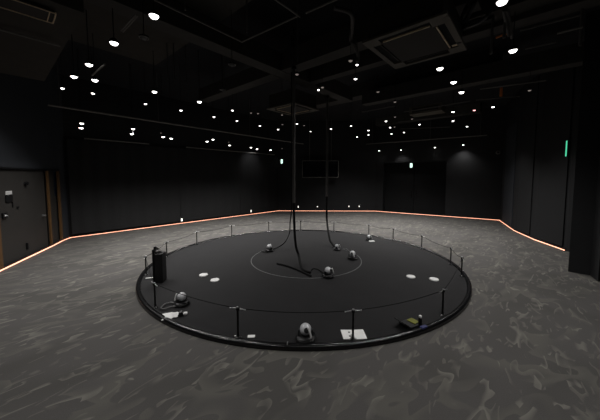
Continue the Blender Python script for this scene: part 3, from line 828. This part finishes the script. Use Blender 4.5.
# hoses at the right air conditioner
cable([at(462, 27, 4.0), at(470, 26, 3.95), at(480, 22, 3.9), at(488, 15, 3.95), at(493, 5, 4.1), at(495, -6, 4.3)], .022, 'pale grey hose curving up from the right air conditioner', 'cablegrey', 'hose')
hs = [[(465, 34, 3.95), (461, 26, 4.05), (463, 15, 4.1), (468, 5, 4.2), (470, -6, 4.3)], [(463, 30, 3.9), (465, 22, 4.0), (470, 13, 4.05), (474, 3, 4.1), (478, -6, 4.3)], [(462, 20, 4.2), (466, 10, 4.2), (465, 0, 4.3), (467, -8, 4.3)],
      [(466, 24, 4.0), (476, 21, 4.0), (486, 19, 4.0), (491, 17, 4.05)]]
for k, ps in enumerate(hs):
    cable([at(x, y, zz) for x, y, zz in ps], .03, 'thick black hose in the bundle rising from the right air conditioner', 'blackplastic', 'hose')['group'] = 'black hoses rising from the right air conditioner'
cable([at(504, 10, 4.0), at(506, 22, 3.95), at(509, 36, 3.85)], .02, 'dark cable beside the two bright lamps at upper right, left strand', 'darkpipe')
cable([at(507, 10, 4.0), at(510, 24, 3.95), at(512, 38, 3.85)], .02, 'dark cable beside the two bright lamps at upper right, right strand', 'darkpipe')
cable([at(334, 8, 4.3), at(351, 14, 4.3), at(352, 30, 4.25), at(351, 40, 4.2), at(355, 46, 4.1), at(358, 56, 4.0), at(357, 62, 3.9)], .03, 'thick dark cable drooping left of the large air conditioner', 'darkpipe')

# ---- cassette air conditioners (ceiling cassettes)
def cassette(center, an, sx, sy, z_, label, lit_vanes, grille=True, lamp=False):
    t = empty('air_conditioner', (center.x, center.y, z_), an, label, 'air conditioner')
    MB().box((0, 0, .20), (sx * .9, sy * .9, .34), 0, .01).build('housing', M['duct'], t)
    p = MB()
    fw = .22
    p.box((0, sy / 2 - .035, .015), (sx, .07, .03), 0, .006); p.box((0, -sy / 2 + .035, .015), (sx, .07, .03), 0, .006)
    p.box((sx / 2 - .035, 0, .015), (.07, sy - .14, .03)); p.box((-sx / 2 + .035, 0, .015), (.07, sy - .14, .03))
    for s in (-1, 1):
        for u in (-1, 1): p.box((s * (sx / 2 - .13), u * (sy / 2 - .13), .015), (.14, .14, .03))
    p.build('panel', M['acpanel'], t)
    MB().box((0, 0, .022), (sx - .36, sy - .36, .03), 0, .008).build('grille', M['acgrille'], t)
    sl = []
    for s, u, L_ in ((0, 1, sx), (0, -1, sx), (1, 0, sy), (-1, 0, sy)):
        v = MB()
        if s == 0:
            v.box((0, u * (sy / 2 - .165), .010), (L_ - .44, .016, .022), 0, .002)
        else:
            v.box((s * (sx / 2 - .165), 0, .010), (.016, L_ - .44, .022), 0, .002)
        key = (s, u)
        v.build('vane', M['palelit'] if key in lit_vanes else M['acgrille'], t)  # lit look is put into the colour: chosen vanes pale, others dark
        w_ = MB()
        if s == 0: w_.box((0, u * (sy / 2 - .115), .028), (L_ - .44, .10, .02))
        else: w_.box((s * (sx / 2 - .115), 0, .028), (.10, L_ - .44, .02))
        w_.build('air_slot', M['void'], t)
    return t
ac_c = sum((at(*q, 3.68) for q in ((364, 43), (447, 13), (465, 51), (395, 69))), Vector()) / 4
ac1 = cassette(ac_c, A2, 1.02, 1.14, 3.68, 'large taupe ceiling air conditioner at upper right with vanes coloured as lit', {(0, -1), (1, 0)})
t = MB().box((0, 0, 0), (.10, .06, .012), 0, .003).build('label_plate', M['palelit'], ac1); t.location = (.42, .34, .02)
t = MB().cyl((0, 0, 0), (0, 0, .015), .03, n=14).build('sensor', M['white'], ac1); t.location = (.47, .26, .0)
c2 = at(12, 0, 3.72)
# upper left linear cassette: long panel with pale outline
e1 = at(57, 14, 3.70); e2 = at(52, 23, 3.70)
u = -D1; 
ac2 = empty('air_conditioner', e1.lerp(e2, .5) + Vector((0, 0, 0)), A1, 'brown ceiling air conditioner panel with a pale slot outline at upper left', 'air conditioner')
sl_w = (e2 - e1).length
dsl = (at(57, 14, 3.70) - at(15, 0, 3.70)).normalized(); an2 = math.atan2(dsl.y, dsl.x); ac2.rotation_euler.z = an2
MB().box((-.76, 0, .012), (1.5, sl_w + .02, .02), 0, .002).build('panel', M['duct'], ac2)
o_ = MB(); o_.box((-.75, sl_w / 2, .002), (1.5, .010, .018)); o_.box((-.75, -sl_w / 2, .002), (1.5, .010, .018)); o_.box((0, 0, .002), (.010, sl_w, .018)); o_.box((-.05, 0, .002), (.008, sl_w, .018))
o_.build('slot_edge', M['palelit'], ac2)
MB().box((-.78, 0, .004), (1.42, sl_w - .03, .01)).build('slot', M['acgrille'], ac2)
# small far unit in the middle
fc = at(293, 110, 3.68)
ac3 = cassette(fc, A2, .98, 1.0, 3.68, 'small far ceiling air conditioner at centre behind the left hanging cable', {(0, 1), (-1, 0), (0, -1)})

# ---------------------------------------------------------------- ceiling spotlights
def make_spot(kind):
    """origin at the lens, body above; hung from the ceiling by a stem"""
    t = empty('ceiling_spotlight', (0, 0, 0), 0, 'x', 'spotlight')
    MB().lathe([(.045, .014), (.060, .002), (.064, .004), (.064, .020), (.04, .03), (0, .03)] if kind == 'off' else [(.045, .014), (.060, .002), (.064, .004), (.064, .035), (.04, .065), (0, .065)], n=24).build('can', M['blackmetal'], t, smooth=True)
    m = {'on': 'lens', 'off': 'lensoff', 'dim': 'lensdim', 'red': 'lensred'}[kind]
    MB().lathe([(0, -.027), (.02, -.025), (.038, -.016), (.050, .000), (.052, .012), (0, .012)], n=24).build('lens', M[m], t, smooth=True)
    if kind == 'off': MB().lathe([(.052, -.003), (.060, -.004), (.062, .004), (.052, .002)], n=24).build('rim', M['pipe'], t, smooth=True)
    return t
spot_data = bpy.data.lights.new('spotlight_beam', 'SPOT')
spot_data.energy = LAMP_W; spot_data.spot_size = R(125); spot_data.spot_blend = 1.0; spot_data.shadow_soft_size = .05
spot_data.color = (1.0, .975, .95)
protos = {k: make_spot(k) for k in ('on', 'off', 'dim', 'red')}
used = {k: False for k in protos}
stems = {}
def stem_mesh(L_):
    k = round(L_, 2)
    if k not in stems:
        o = MB().cyl((0, 0, .02), (0, 0, k), .006, n=8).build('stem', M['blackmetal']); stems[k] = [o, False]
    s = stems[k]
    if not s[1]: s[1] = True; return s[0]
    c_ = s[0].copy(); col.objects.link(c_); return c_
def spot(x, y, z_, kind, label, group=None, light=1.0, top=None, tilt=None, P=None, sc=1.0):
    if used[kind]: t = copy_tree(protos[kind])
    else: t = protos[kind]; used[kind] = True
    for ch in list(t.children):
        if ch.name.startswith('stem') or ch.type == 'LIGHT': bpy.data.objects.remove(ch)
    t.location = P if P is not None else at(x, y, z_)
    t.scale = (sc, sc, sc)
    relabel(t, label, group)
    s = stem_mesh((roof_at(t.location) - t.location.z) / sc); s.parent = t
    if kind in ('on', 'red') and light > 0:
        lo = bpy.data.objects.new('beam', spot_data if light == 1.0 else spot_scaled(light)); col.objects.link(lo); lo.parent = t; lo.location = (0, 0, -.09)
    return t
_sc = {}
def spot_scaled(f):
    if f not in _sc:
        d = spot_data.copy(); d.energy = LAMP_W * f; _sc[f] = d
    return _sc[f]
UZ = 3.75
big = [(154, 16.5, 'bright ceiling spotlight at upper left, highest in that part of the ceiling'), (114, 43.5, 'bright tilted spotlight below and left of the topmost left lamp'), (89, 65, 'upper spotlight in the cluster of five at the left'),
       (74, 77, 'leftmost large spotlight in the cluster of five at the left'), (95, 80.5, 'right spotlight in the cluster of five at the left'), (62.5, 88.5, 'small spotlight at the far left end of the lit cluster'),
       (93, 93.5, 'small lowest spotlight in the cluster of five at the left'), (154.5, 92, 'large spotlight between the left cluster and the ceiling centre'), (145.5, 104, 'small spotlight just below and left of the large one at centre left'),
       (199.5, 102, 'round bright spotlight above the left lighting track, second largest there'), (232.5, 110.5, 'bright oval spotlight left of the small far air conditioner'),
       (440, 69, 'bright spotlight just below the large right air conditioner'), (453.5, 82.5, 'spotlight, upper of a diagonal pair right of centre'), (461.5, 92.5, 'spotlight, lower of a diagonal pair right of centre'),
       (513, 51, 'bright spotlight alone in the right part of the ceiling'), (502, 2.5, 'largest bright spotlight at the very top right')]
for x, y, lab in big: spot(x, y, UZ, 'on', lab, sc=.62 if 'small' in lab else .95)
small = [(181, 110.5), (214, 117), (237, 121), (260, 126), (278, 129.5), (297, 124), (331, 129), (351, 126), (368.5, 130.5), (368.5, 135), (357, 137), (386, 121.3), (390, 127.5), (391.5, 134), (404, 132.5), (419.5, 124.5), (453, 112), (453, 121), (467, 126.5), (493, 107)]
for x, y in small: spot(x, y, UZ, 'on', 'small far lit ceiling spotlight above the rear of the room', 'small lit spotlights over the rear of the room', light=2.0, sc=.68)
spot(355.5, 79, UZ, 'on', 'small lit spotlight left of the large air conditioner', light=.6, sc=.55)
spot(357, 65, UZ, 'on', 'tiny lit spotlight just above the one left of the large air conditioner', light=.2, sc=.4)
spot(318.5, 90, UZ, 'on', 'tiny lit spotlight above the right hanging cable', light=.2, sc=.5)
spot(474.3, 110.3, UZ, 'red', 'small pinkish spotlight among the white ones at the rear right', light=.4, sc=.7)
spot(310.5, 131.5, UZ, 'on', 'tiny lit spotlight between the two hanging cables', light=.3, sc=.5)
for x, y in ((251, 113), (282, 115), (282.5, 124.5), (304, 125.5), (322.5, 87.5), (395, 117), (412, 119), (378, 92), (395, 102), (350.5, 61), (529.5, 90.5), (394.5, 127), (258, 113.5), (297, 74.5), (375, 39)):
    spot(x, y, UZ, 'dim', 'small dimly glowing ceiling lamp among the ducts', 'dim lamps among the ducts', sc=.6)
spot(144, 38, UZ, 'off', 'unlit round lamp between the two upper left spotlights')
spot(232, 65, UZ, 'off', 'unlit round lamp below the long beam at centre left')
spot(222.5, 90, UZ, 'off', 'unlit round lamp above the bright oval spotlight at centre left')
LZ = 3.22
for x, y in ((81.5, 123.5), (80.5, 128), (133, 129), (131.5, 134), (163, 137), (171, 138.5), (213, 139.5), (207, 141.5), (229.5, 145.3), (251, 147.5), (257, 149), (270.5, 150)):
    # hung from the long track: keep each on the track's line in plan
    a, b = at(48, 105, TRK), at(290, 142, TRK); best = None
    for i in range(1001):
        p = a.lerp(b, i / 1000 * 1.12); e = abs(px_of((p.x, p.y, 3.25))[0] - x)
        if best is None or e < best[0]: best = (e, p)
    p = best[1]; zz = height_at(p, y)
    spot(x, y, zz, 'on', 'lit spotlight hanging under the long left lighting track', 'spotlights hanging under the long left track', light=.9, P=Vector((p.x, p.y, zz)), sc=.85)
for x, y in ((161, 133), (228.7, 142.3), (282, 148.5)):
    spot(x, y, 3.3, 'dim', 'tiny dim lamp beside the left track spotlights', 'tiny dim lamps by the left track', sc=.5)
for x, y, lab in ((379, 150.7, 'leftmost there'), (401, 150, 'above the dark doorway, throwing a pale glow'), (435, 147.5, 'above the right side of the dark doorway'), (463.5, 145, 'rightmost, throwing a cone of light on the wall')):
    P_ = rt(x, y); spot(x, y, P_.z, 'on', 'small spotlight on the right lighting track, ' + lab, light={401: .22, 463.5: .45}.get(x, .02), P=P_, sc=.75)
# lamps over and behind the camera (the room goes on)
for x, y in ((-3.8, 1.2), (-1.3, 1.0), (1.2, .8), (3.7, 1.2), (-3.2, -1.6), (0, -1.6), (3, -1.6)):
    spot(0, 0, 0, 'on', 'ceiling spotlight over the front of the room, outside the picture', 'spotlights over the front of the room', P=Vector((x, y, UZ)))

# wall washers: lamps aimed at the walls (their glow shows on the curtains and beside the doorway)
def washer(src, dst, energy, size, label):
    t = empty('wall_washer_lamp', src, 0, label, 'spotlight')
    d = (dst - src).normalized(); q = d.to_track_quat('-Z', 'Y')
    MB().lathe([(.028, .0), (.036, 0), (.038, .006), (.038, .09), (.02, .10), (0, .10)], n=16, mtx=q.to_matrix().to_4x4()).build('can', M['blackmetal'], t, smooth=True)
    MB().cyl((0, 0, .05), (0, 0, CEIL - src.z), .008, n=8).build('stem', M['blackmetal'], t)
    L_ = bpy.data.lights.new('wall_beam', 'SPOT'); L_.energy = energy; L_.spot_size = R(size); L_.spot_blend = 1; L_.shadow_soft_size = .03
    lo = bpy.data.objects.new('beam', L_); col.objects.link(lo); lo.parent = t; lo.rotation_euler = q.to_euler(); lo.location = d * .01
def wash_on(a, b, x, y, out, up, energy, size, label):
    p, an, n = wall_fix(a, b, x, y, .05)
    washer(p + n * out + Vector((0, 0, up)), p - Vector((0, 0, .3)), energy, size, label)
wash_on(WA, WB, 249, 160, .75, .55, 15, 95, 'black lamp aimed at the rightmost curtain panel')
washer(Vector((-3.6, 2.6, 3.9)), Vector((-6.2, 4.7, 2.7)), 120, 120, 'black lamp aimed at the upper part of the grey door wall')
for k, o in list(stems.items()):
    if not o[1]: bpy.data.objects.remove(o[0])
for k in protos:
    if not used[k]: bpy.data.objects.remove(protos[k])
